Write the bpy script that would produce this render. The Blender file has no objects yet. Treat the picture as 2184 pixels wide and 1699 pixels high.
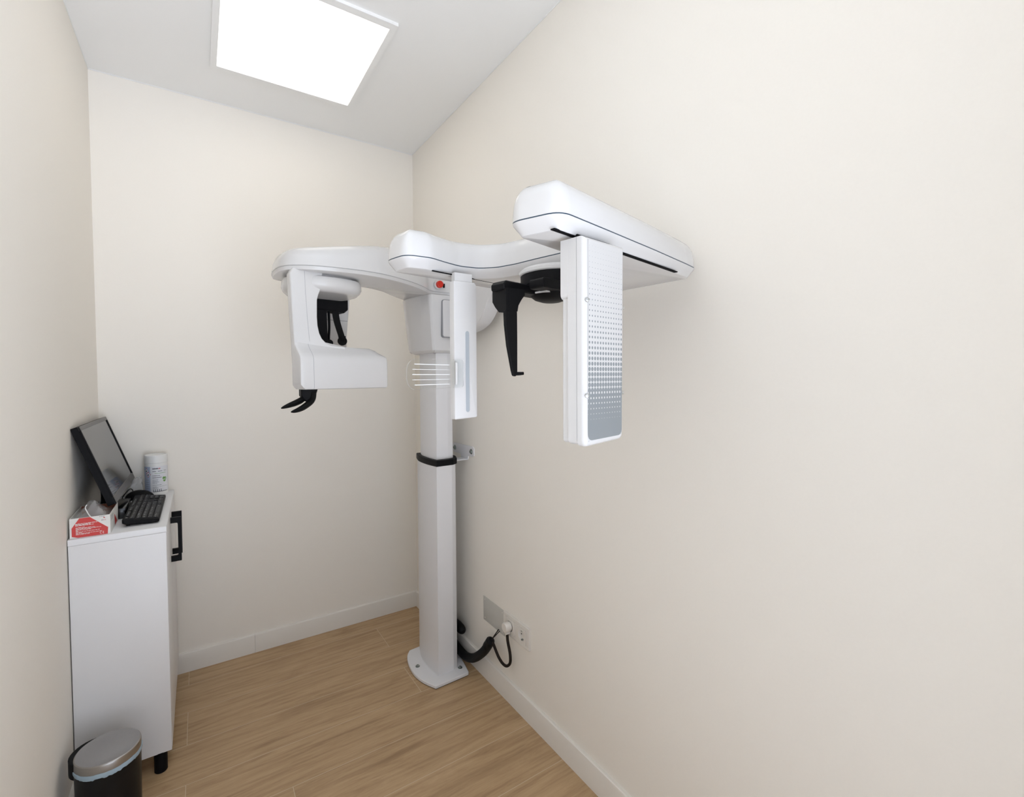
import bpy, bmesh, math, random
from mathutils import Vector, Matrix
random.seed(7)
S = bpy.context.scene
COL = S.collection
PI = math.pi
W, H = 1.345, 2.5            # room width and height
YF = -2.65                   # front wall (behind the camera)

# ------------------------------------------------------------------ materials
def new_mat(name):
    m = bpy.data.materials.new(name); m.use_nodes = True
    nt = m.node_tree; b = nt.nodes['Principled BSDF']
    return m, nt, b
def mat(name, col, rough=.5, metal=0., spec=.5, coat=0., noise=0., bump=0., scale=40., trans=0., alpha=1., ior=1.45):
    m, nt, b = new_mat(name)
    b.inputs['Roughness'].default_value = rough
    b.inputs['Metallic'].default_value = metal
    b.inputs['Specular IOR Level'].default_value = spec
    b.inputs['Coat Weight'].default_value = coat
    b.inputs['Coat Roughness'].default_value = .06
    b.inputs['Transmission Weight'].default_value = trans
    b.inputs['Alpha'].default_value = alpha
    b.inputs['IOR'].default_value = ior
    g = nt.nodes.new('ShaderNodeNewGeometry')
    n = nt.nodes.new('ShaderNodeTexNoise'); n.inputs['Scale'].default_value = scale; n.inputs['Detail'].default_value = 3
    nt.links.new(g.outputs['Position'], n.inputs['Vector'])
    r = nt.nodes.new('ShaderNodeValToRGB')
    k = noise
    r.color_ramp.elements[0].color = [max(0, c*(1-k)) for c in col]+[1]
    r.color_ramp.elements[1].color = [min(1, c*(1+k)) for c in col]+[1]
    nt.links.new(n.outputs['Fac'], r.inputs['Fac'])
    nt.links.new(r.outputs['Color'], b.inputs['Base Color'])
    if bump:
        bp = nt.nodes.new('ShaderNodeBump'); bp.inputs['Strength'].default_value = bump; bp.inputs['Distance'].default_value = .002
        nt.links.new(n.outputs['Fac'], bp.inputs['Height']); nt.links.new(bp.outputs['Normal'], b.inputs['Normal'])
    return m
def emis(name, col, s):
    m, nt, b = new_mat(name)
    b.inputs['Base Color'].default_value = (.9, .9, .9, 1)
    b.inputs['Emission Color'].default_value = (*col, 1); b.inputs['Emission Strength'].default_value = s
    return m
M = {}
M['wall'] = mat('wall_paint', (.92,.872,.795), .75, spec=.25, noise=.012, bump=.06, scale=160)
M['ceiling'] = mat('ceiling_paint', (.95,.945,.93), .8, spec=.2, noise=.008, bump=.04, scale=150)
M['skirt'] = mat('skirting_white', (.84, .80, .735), .35, noise=.01)
M['caulk'] = mat('caulk_white', (.86, .855, .84), .5)
M['plastic'] = mat('white_gloss_plastic', (.68, .668, .66), .18, spec=.45, coat=.18, noise=.006)
M['satin'] = mat('white_satin_plastic', (.68, .668, .66), .34, spec=.4, noise=.006)
M['pole'] = mat('white_powder_coat', (.80, .79, .795), .42, noise=.012, bump=.08, scale=700)
M['under'] = mat('white_underside', (.74, .74, .74), .25, noise=.006)
M['seam'] = mat('dark_blue_seam', (.03, .055, .085), .4)
M['seamgrey'] = mat('grey_seam', (.25, .255, .27), .5)
M['black'] = mat('black_plastic', (.006, .006, .007), .5, spec=.14, noise=.15, scale=90)
M['blackr'] = mat('black_rubber', (.006, .006, .0065), .6, spec=.2, noise=.15, bump=.2, scale=300)
M['blackm'] = mat('black_matte_metal', (.005, .005, .006), .5, spec=.14, noise=.1)
M['slot'] = mat('dark_slot', (.008, .008, .009), .9, spec=.1)
M['red'] = mat('red_button', (.58, .016, .002), .35, coat=.2)
M['steel'] = mat('steel', (.55, .55, .53), .28, metal=1, noise=.1, scale=300)
M['zinc'] = mat('zinc_screw', (.36, .39, .37), .35, metal=1, noise=.3, scale=500)
M['bluegrey'] = mat('pale_blue_window', (.42, .455, .49), .3, coat=.2)
M['acrylic'] = mat('clear_acrylic', (.98, .99, .985), .03, trans=1., ior=1.12)
M['whiteline'] = mat('white_print', (.92, .92, .92), .5)
M['cabinet'] = mat('white_melamine', (.80, .79, .79), .38, noise=.008, scale=300)
M['cabtop'] = mat('white_melamine_top', (.84, .84, .85), .35, noise=.008, scale=300)
M['screen'] = mat('monitor_screen_off', (.055, .053, .052), .07, spec=.6)
M['bezel'] = mat('grey_bezel', (.10, .095, .09), .35, noise=.08)
M['key'] = mat('dark_key', (.010, .010, .0105), .4, spec=.2, noise=.1)
M['legend'] = mat('key_legend', (.9, .9, .88), .5)
M['canister'] = mat('white_canister', (.84, .84, .82), .35)
M['label'] = mat('canister_label', (.78, .79, .82), .4)
M['labelblue'] = mat('canister_label_blue', (.42, .48, .62), .4)
M['ink'] = mat('dark_print', (.06, .065, .085), .6)
M['inksoft'] = mat('soft_grey_print', (.17, .18, .21), .6)
M['gloss'] = mat('gloss_black', (.008, .008, .009), .16, spec=.7)
M['inkred'] = mat('red_print', (.55, .05, .05), .6)
M['inkgreen'] = mat('green_print', (.16, .36, .09), .6)
M['card'] = mat('white_card', (.80, .785, .75), .6, noise=.02)
M['cardred'] = mat('red_card_print', (.62, .06, .055), .55)
M['cardin'] = mat('carton_inside_brown', (.22, .075, .04), .7)
M['film'] = mat('clear_film', (.85, .85, .86), .10, spec=.9, coat=.6, alpha=.36)
M['lid'] = mat('brushed_lid', (.42, .41, .40), .34, metal=1, noise=.05, scale=260)
M['liner'] = mat('blue_liner', (.50, .64, .74), .35, spec=.6, trans=.2, ior=1.1)
M['binbody'] = mat('black_bin', (.007, .0065, .007), .35, spec=.3, noise=.2, scale=60)
M['socket'] = mat('cream_socket', (.80, .76, .70), .3)
M['plate'] = mat('grey_cover_plate', (.60, .585, .54), .38, noise=.02)
M['cord'] = mat('brown_black_cord', (.016, .010, .007), .5, spec=.25, noise=.15)
M['beigeunder'] = M['under']

def diffuser_mat():
    m, nt, b = new_mat('lamp_diffuser')
    b.inputs['Base Color'].default_value = (.9, .9, .9, 1)
    b.inputs['Emission Color'].default_value = (1.,.955,.88, 1)
    b.inputs['Emission Strength'].default_value = 1.58
    return m
M['diffuser'] = diffuser_mat()

def floor_mat():
    m, nt, b = new_mat('wood_look_tile')
    L = nt.links.new; N = nt.nodes.new
    uv = N('ShaderNodeUVMap'); uv.uv_map = 'UVMap'
    def noise(sc, det, mapscale, dist=0.):
        mp = N('ShaderNodeMapping'); mp.inputs['Scale'].default_value = mapscale
        L(uv.outputs['UV'], mp.inputs['Vector'])
        n = N('ShaderNodeTexNoise'); n.inputs['Scale'].default_value = sc; n.inputs['Detail'].default_value = det
        n.inputs['Distortion'].default_value = dist; n.inputs['Roughness'].default_value = .6
        L(mp.outputs['Vector'], n.inputs['Vector']); return n
    n1 = noise(3.2, 5, (.55, 4.2, 1), 1.8)      # broad figure
    n2 = noise(9, 8, (1.0, 15., 1), .9)     # grain
    n3 = noise(30, 4, (2.0, 60., 1))         # fine lines
    r1 = N('ShaderNodeValToRGB'); e = r1.color_ramp.elements
    e[0].position = .30; e[0].color = (0.335, 0.207, 0.106, 1)
    e[1].position = .68; e[1].color = (0.598, 0.414, 0.237, 1)
    x = r1.color_ramp.elements.new(.48); x.color = (0.492, 0.329, 0.180, 1)
    mix = N('ShaderNodeMix'); mix.data_type = 'FLOAT'; mix.inputs[0].default_value = .40
    L(n1.outputs['Fac'], mix.inputs[2]); L(n2.outputs['Fac'], mix.inputs[3])
    L(mix.outputs[0], r1.inputs['Fac'])
    # dark vein lines from a banded distortion
    mp = N('ShaderNodeMapping'); mp.inputs['Scale'].default_value = (.35, 5.0, 1)
    L(uv.outputs['UV'], mp.inputs['Vector'])
    w = N('ShaderNodeTexWave'); w.wave_type = 'BANDS'; w.bands_direction = 'Y'
    w.inputs['Scale'].default_value = 1.05; w.inputs['Distortion'].default_value = 7.5; w.inputs['Detail'].default_value = 3
    w.inputs['Detail Scale'].default_value = 1.1
    L(mp.outputs['Vector'], w.inputs['Vector'])
    r2 = N('ShaderNodeValToRGB'); e = r2.color_ramp.elements
    e[0].position = .0; e[0].color = (.70, .66, .62, 1); e[1].position = .14; e[1].color = (1, 1, 1, 1)
    L(w.outputs['Color'], r2.inputs['Fac'])
    mul = N('ShaderNodeMix'); mul.data_type = 'RGBA'; mul.blend_type = 'MULTIPLY'; mul.inputs[0].default_value = .38
    L(r1.outputs['Color'], mul.inputs[6]); L(r2.outputs['Color'], mul.inputs[7])
    r3 = N('ShaderNodeValToRGB'); e = r3.color_ramp.elements
    e[0].position = .35; e[0].color = (.86, .85, .84, 1); e[1].position = .6; e[1].color = (1.03, 1.03, 1.03, 1)
    L(n3.outputs['Fac'], r3.inputs['Fac'])
    mul2 = N('ShaderNodeMix'); mul2.data_type = 'RGBA'; mul2.blend_type = 'MULTIPLY'; mul2.inputs[0].default_value = .45
    L(mul.outputs[2], mul2.inputs[6]); L(r3.outputs['Color'], mul2.inputs[7])
    # knots
    v = N('ShaderNodeTexVoronoi'); v.inputs['Scale'].default_value = 1.9
    mpv = N('ShaderNodeMapping'); mpv.inputs['Scale'].default_value = (.75, 2.4, 1); L(uv.outputs['UV'], mpv.inputs['Vector'])
    L(mpv.outputs['Vector'], v.inputs['Vector'])
    r4 = N('ShaderNodeValToRGB'); e = r4.color_ramp.elements
    e[0].position = .02; e[0].color = (.55, .5, .46, 1); e[1].position = .11; e[1].color = (1, 1, 1, 1)
    L(v.outputs['Distance'], r4.inputs['Fac'])
    mul3 = N('ShaderNodeMix'); mul3.data_type = 'RGBA'; mul3.blend_type = 'MULTIPLY'; mul3.inputs[0].default_value = .7
    L(mul2.outputs[2], mul3.inputs[6]); L(r4.outputs['Color'], mul3.inputs[7])
    L(mul3.outputs[2], b.inputs['Base Color'])
    b.inputs['Roughness'].default_value = .42
    bp = N('ShaderNodeBump'); bp.inputs['Strength'].default_value = .12; bp.inputs['Distance'].default_value = .002
    L(n2.outputs['Fac'], bp.inputs['Height']); L(bp.outputs['Normal'], b.inputs['Normal'])
    return m
M['floor'] = floor_mat()
M['grout'] = mat('tile_grout', (.66, .55, .39), .8)

def dot_mat():
    # printed halftone: grey dots that grow downwards until they merge
    m, nt, b = new_mat('halftone_dot_print')
    L = nt.links.new; N = nt.nodes.new
    uv = N('ShaderNodeUVMap'); uv.uv_map = 'UVMap'
    sp = N('ShaderNodeSeparateXYZ'); L(uv.outputs['UV'], sp.inputs[0])
    def math_(op, a, bb=None, c=None):
        n = N('ShaderNodeMath'); n.operation = op
        for i, x in enumerate((a, bb, c)):
            if x is None: continue
            if isinstance(x, (int, float)): n.inputs[i].default_value = x
            else: L(x, n.inputs[i])
        return n.outputs[0]
    fu = math_('SUBTRACT', math_('FRACT', sp.outputs[0]), .5)
    fv = math_('SUBTRACT', math_('FRACT', sp.outputs[1]), .5)
    d = math_('SQRT', math_('ADD', math_('MULTIPLY', fu, fu), math_('MULTIPLY', fv, fv)))
    row = math_('FLOOR', sp.outputs[1])      # 0 at the top row, growing downwards
    mr = N('ShaderNodeMapRange'); mr.inputs['From Min'].default_value = 0; mr.inputs['From Max'].default_value = 33
    mr.inputs['To Min'].default_value = .0; mr.inputs['To Max'].default_value = 1.
    L(row, mr.inputs['Value'])
    rc = N('ShaderNodeValToRGB'); cr = rc.color_ramp
    cr.elements[0].position = 0; cr.elements[0].color = (.04,)*3+(1,)
    cr.elements[1].position = 1; cr.elements[1].color = (.70,)*3+(1,)
    for pos, val in ((.30, .13), (.55, .27), (.72, .44), (.84, .50), (.93, .60)):
        k = cr.elements.new(pos); k.color = (val,)*3+(1,)
    L(mr.outputs[0], rc.inputs['Fac'])
    inside = math_('LESS_THAN', d, rc.outputs['Color'])
    # lower part: solid grey with white dots that shrink downwards
    gu = math_('SUBTRACT', math_('FRACT', math_('ADD', sp.outputs[0], .5)), .5)
    gv_ = math_('ADD', sp.outputs[1], .5)
    gv = math_('SUBTRACT', math_('FRACT', gv_), .5); rowc = math_('FLOOR', gv_)
    dc = math_('SQRT', math_('ADD', math_('MULTIPLY', gu, gu), math_('MULTIPLY', gv, gv)))
    rw = math_('MULTIPLY', math_('SUBTRACT', 34.6, rowc), .037)
    grey = math_('GREATER_THAN', dc, rw)
    low = math_('GREATER_THAN', rowc, 27.5)
    full = math_('GREATER_THAN', rowc, 33.5)
    mixn = N('ShaderNodeMix'); mixn.data_type = 'FLOAT'
    L(low, mixn.inputs[0]); L(inside, mixn.inputs[2]); L(grey, mixn.inputs[3])
    fac = math_('MAXIMUM', mixn.outputs[0], full)
    mx = N('ShaderNodeMix'); mx.data_type = 'RGBA'
    mx.inputs[6].default_value = (.60, .588, .578, 1); mx.inputs[7].default_value = (.245, .262, .272, 1)
    L(fac, mx.inputs[0]); L(mx.outputs[2], b.inputs['Base Color'])
    b.inputs['Roughness'].default_value = .2
    return m
M['dots'] = dot_mat()

# ------------------------------------------------------------------ object helpers
def obj(name, bm, m, parent=None, sharp=32):
    bm.normal_update()
    ang = math.radians(sharp)
    for e in bm.edges:
        e.smooth = not (len(e.link_faces) == 2 and e.calc_face_angle(0) > ang)
    for f in bm.faces: f.smooth = True
    me = bpy.data.meshes.new(name); bm.to_mesh(me); bm.free()
    o = bpy.data.objects.new(name, me)
    for x in (m if isinstance(m, (list, tuple)) else [m]): me.materials.append(x)
    COL.objects.link(o)
    if parent is not None:
        o.parent = parent
        o.matrix_parent_inverse = WORLD[parent.name].inverted()
    WORLD[o.name] = Matrix.Identity(4)
    return o
WORLD = {}
def thing(name, label, cat, loc, group=None):
    o = bpy.data.objects.new(name, None); COL.objects.link(o)
    o.location = loc; o.empty_display_size = .05
    WORLD[o.name] = Matrix.Translation(loc)
    return tag(o, label, cat, group)
def tag(o, label, cat, group=None):
    o['label'] = label; o['category'] = cat
    if group: o['group'] = group
    return o
def struct(name, bm, m, parent=None, sharp=32):
    o = obj(name, bm, m, parent, sharp); o['kind'] = 'structure'
    return o
def lab(o, text): o['label'] = text; return o

def add_box(bm, c, s, rz=0., bevel=0., seg=3, mi=0, M4=None):
    r = bmesh.ops.create_cube(bm, size=1)
    vs = r['verts']
    T = Matrix.Translation(c) @ (M4 if M4 else Matrix.Rotation(rz, 4, 'Z')) @ Matrix.Diagonal((*s, 1))
    bmesh.ops.transform(bm, matrix=T, verts=vs)
    fs = set(f for v in vs for f in v.link_faces)
    for f in fs: f.material_index = mi
    if bevel:
        es = list(set(e for v in vs for e in v.link_edges))
        rr = bmesh.ops.bevel(bm, geom=es, offset=bevel, segments=seg, profile=.6, affect='EDGES', clamp_overlap=True)
        for f in rr['faces']: f.material_index = mi
def box(c, s, rz=0., bevel=0., seg=3, M4=None):
    bm = bmesh.new(); add_box(bm, c, s, rz, bevel, seg, 0, M4); return bm
def box2(a, b, bevel=0., seg=3):
    c = [(x+y)/2 for x, y in zip(a, b)]; s = [abs(x-y) for x, y in zip(a, b)]
    return box(c, s, 0, bevel, seg)

def fillet(poly, rad, seg=6):
    """round the corners of a closed 2D polygon; rad: number or list"""
    n = len(poly); out = []
    for i in range(n):
        r = rad[i] if isinstance(rad, (list, tuple)) else rad
        p0, p, p1 = Vector(poly[i-1]), Vector(poly[i]), Vector(poly[(i+1) % n])
        if r <= 0: out.append(p); continue
        d0 = (p0-p); d1 = (p1-p); l0, l1 = d0.length, d1.length
        d0 /= l0; d1 /= l1
        ang = d0.angle(d1, PI)
        if ang > PI-.02: out.append(p); continue
        t = min(r/math.tan(ang/2), .48*l0, .48*l1)
        a = p+d0*t; b = p+d1*t
        for k in range(seg+1):
            u = k/seg
            out.append(a*(1-u)**2+p*2*u*(1-u)+b*u*u)
    return out
def crom(pts, n=8, closed=True):
    P = [Vector(p) for p in pts]; N = len(P); out = []
    rng = range(N) if closed else range(N-1)
    for i in rng:
        g = (lambda j: P[j % N]) if closed else (lambda j: P[max(0, min(N-1, j))])
        a, b, c, d = g(i-1), g(i), g(i+1), g(i+2)
        for k in range(n):
            t = k/n
            out.append(.5*((2*b)+(c-a)*t+(2*a-5*b+4*c-d)*t*t+(3*b-a-3*c+d)*t**3))
    if not closed: out.append(P[-1])
    return out
def arc_poly(arc, rest, rads, n=6):
    """smooth arc (open spline) closed by straight corners; rads are for the straight corners"""
    a = crom(arc, n, False)
    return fillet(a+[Vector(p) for p in rest], [0]*len(a)+list(rads))
def area(poly): return .5*sum(poly[i-1][0]*poly[i][1]-poly[i][0]*poly[i-1][1] for i in range(len(poly)))
def inset_poly(poly, d):
    n = len(poly); out = []
    for i in range(n):
        p0, p, p1 = poly[i-1], poly[i], poly[(i+1) % n]
        t0 = (p-p0); t1 = (p1-p)
        if t0.length < 1e-9: t0 = t1
        if t1.length < 1e-9: t1 = t0
        t0 = t0.normalized(); t1 = t1.normalized()
        n0 = Vector((-t0.y, t0.x)); n1 = Vector((-t1.y, t1.x))
        nn = (n0+n1); l = nn.length
        nn = nn/l if l > 1e-6 else n0
        k = min(1/max(nn.dot(n0), .35), 1.8)
        out.append(p+nn*d*k)
    return out
from mathutils.geometry import tessellate_polygon
def cap_face(bm, vs):
    # flat cap split into triangles so that concave outlines fill correctly
    fs = []
    for t in tessellate_polygon([[v.co for v in vs]]):
        try: fs.append(bm.faces.new([vs[i] for i in t]))
        except ValueError: pass
    return fs
def shell_bm(poly, rings, bm=None, cap=True):
    """closed plan outline (xy) lofted through rings (z or z(x,y), inset), bottom to top"""
    poly = [Vector((p[0], p[1])) for p in poly]
    if area(poly) < 0: poly.reverse()
    bm = bm or bmesh.new(); prev = None; first = None
    for z, d in rings:
        q = inset_poly(poly, d)
        vs = [bm.verts.new((p.x, p.y, z(p.x, p.y) if callable(z) else z)) for p in q]
        if prev:
            for i in range(len(vs)):
                bm.faces.new((prev[i-1], prev[i], vs[i], vs[i-1]))
        else: first = vs
        prev = vs
    if cap:
        cap_face(bm, list(reversed(first))); cap_face(bm, prev)
    bmesh.ops.recalc_face_normals(bm, faces=bm.faces)
    return bm
def frame(P0, az):
    """local frame: u along azimuth az (from +Y towards +X), w = away from the camera, z up"""
    a = math.radians(az)
    u = Vector((math.sin(a), math.cos(a), 0)); w = Vector((-u.y, u.x, 0))
    P0 = Vector((P0[0], P0[1], 0))
    return lambda x, b, z: P0+u*x+w*b+Vector((0, 0, z))
def prism_bm(fr, poly, rings, bm=None):
    """polygon in (u, z) of frame fr, lofted in depth through rings (b, inset)"""
    poly = [Vector((p[0], p[1])) for p in poly]
    if area(poly) < 0: poly.reverse()
    bm = bm or bmesh.new(); prev = first = None
    fs = []
    for b, d in rings:
        q = inset_poly(poly, d)
        vs = [bm.verts.new(fr(p.x, b, p.y)) for p in q]
        if prev:
            for i in range(len(vs)): fs.append(bm.faces.new((prev[i-1], prev[i], vs[i], vs[i-1])))
        else: first = vs
        prev = vs
    fs += cap_face(bm, list(reversed(first)))+cap_face(bm, prev)
    bmesh.ops.recalc_face_normals(bm, faces=fs)
    return bm
def tube_bm(pts, rad, seg=12, bm=None, cap=True, flat=1.):
    """sweep along a 3D polyline; rad number or list"""
    bm = bm or bmesh.new(); P = [Vector(p) for p in pts]; n = len(P); prev = None; fs = []
    up = None; rings = []
    for i, p in enumerate(P):
        t = (P[min(i+1, n-1)]-P[max(i-1, 0)]).normalized()
        if up is None:
            up = Vector((0, 0, 1)) if abs(t.z) < .9 else Vector((1, 0, 0))
        s = t.cross(up).normalized(); up = s.cross(t).normalized()
        r = rad[i] if isinstance(rad, (list, tuple)) else rad
        vs = [bm.verts.new(p+s*(r*math.cos(2*PI*k/seg))+up*(r*flat*math.sin(2*PI*k/seg))) for k in range(seg)]
        if prev:
            for k in range(seg): fs.append(bm.faces.new((prev[k-1], prev[k], vs[k], vs[k-1])))
        rings.append(vs); prev = vs
    if cap: fs.append(bm.faces.new(list(reversed(rings[0])))); fs.append(bm.faces.new(rings[-1]))
    bmesh.ops.recalc_face_normals(bm, faces=fs)
    return bm
def lathe_bm(c, prof, seg=48, axis='Z', bm=None, rot=None):
    """profile [(r, h)] turned about an axis through c"""
    bm = bm or bmesh.new(); prev = None; fs = []
    R = rot or {'Z': Matrix.Identity(3), 'X': Matrix.Rotation(PI/2, 3, 'Y'), 'Y': Matrix.Rotation(-PI/2, 3, 'X')}[axis]
    c = Vector(c); rings = []
    for r, h in prof:
        vs = [bm.verts.new(c+R @ Vector((max(r, 1e-5)*math.cos(2*PI*k/seg), max(r, 1e-5)*math.sin(2*PI*k/seg), h))) for k in range(seg)]
        if prev:
            for k in range(seg): fs.append(bm.faces.new((prev[k-1], prev[k], vs[k], vs[k-1])))
        rings.append(vs); prev = vs
    fs.append(bm.faces.new(list(reversed(rings[0])))); fs.append(bm.faces.new(rings[-1]))
    bmesh.ops.recalc_face_normals(bm, faces=fs)
    return bm
def text_mesh(s, size):
    """flat text as (verts, faces), origin at left baseline"""
    cu = bpy.data.curves.new('t', 'FONT'); cu.body = s; cu.size = size; cu.resolution_u = 2
    o = bpy.data.objects.new('t', cu); COL.objects.link(o)
    dg = bpy.context.evaluated_depsgraph_get()
    me = o.evaluated_get(dg).to_mesh()
    vs = [Vector(v.co) for v in me.vertices]; fs = [tuple(p.vertices) for p in me.polygons]
    o.evaluated_get(dg).to_mesh_clear()
    bpy.data.objects.remove(o); bpy.data.curves.remove(cu)
    return vs, fs
def put_mesh(bm, vs, fs, fn, mi):
    V = [bm.verts.new(fn(v)) for v in vs]
    for f in fs:
        try: bm.faces.new([V[i] for i in f]).material_index = mi
        except ValueError: pass
def quad(bm, pts, mi=0):
    f = bm.faces.new([bm.verts.new(p) for p in pts]); f.material_index = mi; return f
def screw_bm(c, nrm, r, h, bm=None):
    """domed screw head with a cross recess rim"""
    n = Vector(nrm).normalized(); rot = Vector((0, 0, 1)).rotation_difference(n).to_matrix()
    return lathe_bm(c, [(r, -h*.4), (r, h*.35), (r*.85, h*.8), (r*.55, h), (r*.38, h), (r*.30, h*.45)], 16, rot=rot, bm=bm)

# ------------------------------------------------------------------ room
T = .1
struct('wall_back', box2((-W-T, 0, -.05), (T, T, H+.05)), M['wall'])
struct('wall_right', box2((0, YF-T, -.05), (T, 0, H+.05)), M['wall'])
struct('wall_left', box2((-W-T, YF-T, -.05), (-W, 0, H+.05)), M['wall'])
bm = bmesh.new()      # front wall with the doorway the camera looks in from
add_box(bm, (-1.33, YF-T/2, H/2), (.03, T, H)); add_box(bm, (-.125, YF-T/2, H/2), (.25, T, H))
add_box(bm, (-.7825, YF-T/2, 2.34), (1.065, T, .32))
struct('wall_front', bm, M['wall'])
struct('ceiling', box2((-W-T, YF-T, H), (T, T, H+.08)), M['ceiling'])

# floor: wood-look tiles 1.2 x 0.19 m with thin grout lines, as ONE floor
bm = bmesh.new(); uvl = bm.loops.layers.uv.new('UVMap')
add_box(bm, (-W/2, (YF-T)/2, -.0302), (W+.0, -(YF-T), .060), mi=1)
PITCH, G = .1935, .0009
rows = {}
def tile(x0, x1, y0, y1, seed):
    x0, x1 = max(x0, -W), min(x1, 0); y0, y1 = max(y0, YF-T), min(y1, 0)
    if x1-x0 < .01 or y1-y0 < .01: return
    f = quad(bm, [(x0+G, y0+G, 0), (x1-G, y0+G, 0), (x1-G, y1-G, 0), (x0+G, y1-G, 0)], 0)
    rr = random.Random(seed); ou, ov = rr.uniform(0, 40), rr.uniform(0, 40); fl = rr.choice((-1, 1))
    for l in f.loops: l[uvl].uv = ((l.vert.co.x)*fl+ou, l.vert.co.y*fl+ov)
for i in range(-1, 17):
    y1 = -.12-PITCH*i; y0 = y1-PITCH
    if i == -1: y1 = 0
    off = -.273 if i % 2 == 0 else -1.068
    if i == 4: off = -.786
    k0 = -3
    for k in range(-2, 3):
        tile(off+1.2*k-1.2, off+1.2*k, y0, y1, i*31+k*7+5)
fl = struct('floor', bm, [M['floor'], M['grout']])

# baseboards: 8.5 cm with an eased top edge
def baseboard(name, a, b, inward):
    a, b, n = Vector(a), Vector(b), Vector(inward)
    prof = [(0, 0), (.0125, 0), (.0125, .079), (.011, .0835), (.008, .0855), (0, .0855)]
    bm = bmesh.new(); R = []
    for p in (a, b): R.append([bm.verts.new(p+n*x+Vector((0, 0, z))) for x, z in prof])
    for i in range(len(prof)): bm.faces.new((R[0][i-1], R[0][i], R[1][i], R[1][i-1]))
    bm.faces.new(R[0]); bm.faces.new(list(reversed(R[1])))
    bmesh.ops.recalc_face_normals(bm, faces=bm.faces)
    return bm
bm = baseboard('b', (-W, 0, 0), (-.812, 0, 0), (0, -1, 0))
bm2 = baseboard('b', (-.8112, 0, 0), (0, 0, 0), (0, -1, 0))
me = bpy.data.meshes.new('tmp'); bm2.to_mesh(me); bm2.free(); bm.from_mesh(me); bpy.data.meshes.remove(me)
struct('baseboard_back', bm, M['skirt'])
struct('baseboard_right', baseboard('b', (0, -.012, 0), (0, YF, 0), (-1, 0, 0)), M['skirt'])
struct('baseboard_left', baseboard('b', (-W, -.012, 0), (-W, YF, 0), (1, 0, 0)), M['skirt'])
# thin caulk beads where walls meet the ceiling
def bead(name, a, b):
    struct(name, tube_bm([a, b], .0022, 8), M['caulk'])
bead('trim_1', (-W, -.001, H-.001), (0, -.001, H-.001))
bead('trim_2', (-.001, 0, H-.001), (-.001, YF, H-.001))
bead('trim_3', (-W+.001, 0, H-.001), (-W+.001, YF, H-.001))

# ------------------------------------------------------------------ ceiling lamp
def ceiling_lamp(x0, x1, y0, y1, bx0, bx1, by0, by1, label):
    t = thing('ceiling_lamp', label, 'ceiling light', ((x0+x1)/2, (y0+y1)/2, H))
    bm = bmesh.new(); zb = H-.011
    for a, b in (((x0, y0), (x1, by0)), ((x0, by1), (x1, y1)), ((x0, by0), (bx0, by1)), ((bx1, by0), (x1, by1))):
        add_box(bm, ((a[0]+b[0])/2, (a[1]+b[1])/2, (H+zb)/2), (abs(b[0]-a[0]), abs(b[1]-a[1]), H-zb))
    obj('frame', bm, M['ceiling'], t)
    obj('diffuser', box2((bx0, by0, H-.006), (bx1, by1, H-.0005)), M['diffuser'], t)
    return t
ceiling_lamp(-.944, -.406, -.885, -.285, -.923, -.427, -.856, -.308, 'square white panel lamp glowing in the ceiling above the machine')

# ------------------------------------------------------------------ x-ray machine
X = thing('dental_x_ray_machine', 'tall white dental x-ray machine on a column beside the right wall, with overhead arms', 'x-ray machine', (-.12, -.56, 0))
# base plate
bp = arc_poly([(-.218, -.722), (-.247, -.659), (-.260, -.589), (-.254, -.516), (-.237, -.455), (-.212, -.419)], [(-.166, -.414), (-.03, -.414), (-.03, -.56), (-.060, -.716)], [.02, .01, .05, .012])
o = obj('base_plate', shell_bm(bp, [(.0, .006), (.003, .005), (.0035, 0), (.013, 0), (.0152, .003)]), M['pole'], X)
for c in ((-.229, -.556), (-.078, -.668)):
    bm = lathe_bm((c[0], c[1], .0152), [(.0095, -.001), (.0095, .0015), (.006, .0018)], 20)
    lathe_bm((c[0], c[1], .0165), [(.0062, 0), (.0062, .0045), (.0045, .006), (.0025, .006), (.002, .003)], 6, bm=bm)
    lab(obj('bolt', bm, M['zinc'], o), 'steel anchor bolt')
obj('base_gasket', shell_bm(inset_poly([Vector(p) for p in bp] if area(bp) > 0 else list(reversed(bp)), .002), [(.0002, 0), (.0035, 0)]), M['blackr'], o)
# lower column
lp = arc_poly([(-.180, -.668), (-.188, -.62), (-.1915, -.563), (-.187, -.497), (-.168, -.432)], [(-.06, -.432), (-.06, -.60), (-.085, -.655), (-.109, -.667)], [.01, .03, .02, .006])
obj('lower_column', shell_bm(lp, [(.012, 0), (.909, 0)]), M['pole'], X)
cl_ = arc_poly([(-.183, -.674), (-.192, -.62), (-.1955, -.563), (-.191, -.495), (-.171, -.427)], [(-.055, -.427), (-.055, -.60), (-.078, -.655), (-.104, -.671)], [.01, .03, .012, .004])
obj('collar', shell_bm(cl_, [(.908, .002), (.911, 0), (.931, 0), (.9335, .003)]), M['black'], X)
up = arc_poly([(-.170, -.648), (-.176, -.61), (-.178, -.56), (-.174, -.5), (-.158, -.447)], [(-.07, -.447), (-.07, -.60), (-.09, -.64), (-.116, -.647)], [.01, .03, .012, .004])
obj('upper_column', shell_bm(up, [(.93, 0), (1.40, 0)]), M['pole'], X)
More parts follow.
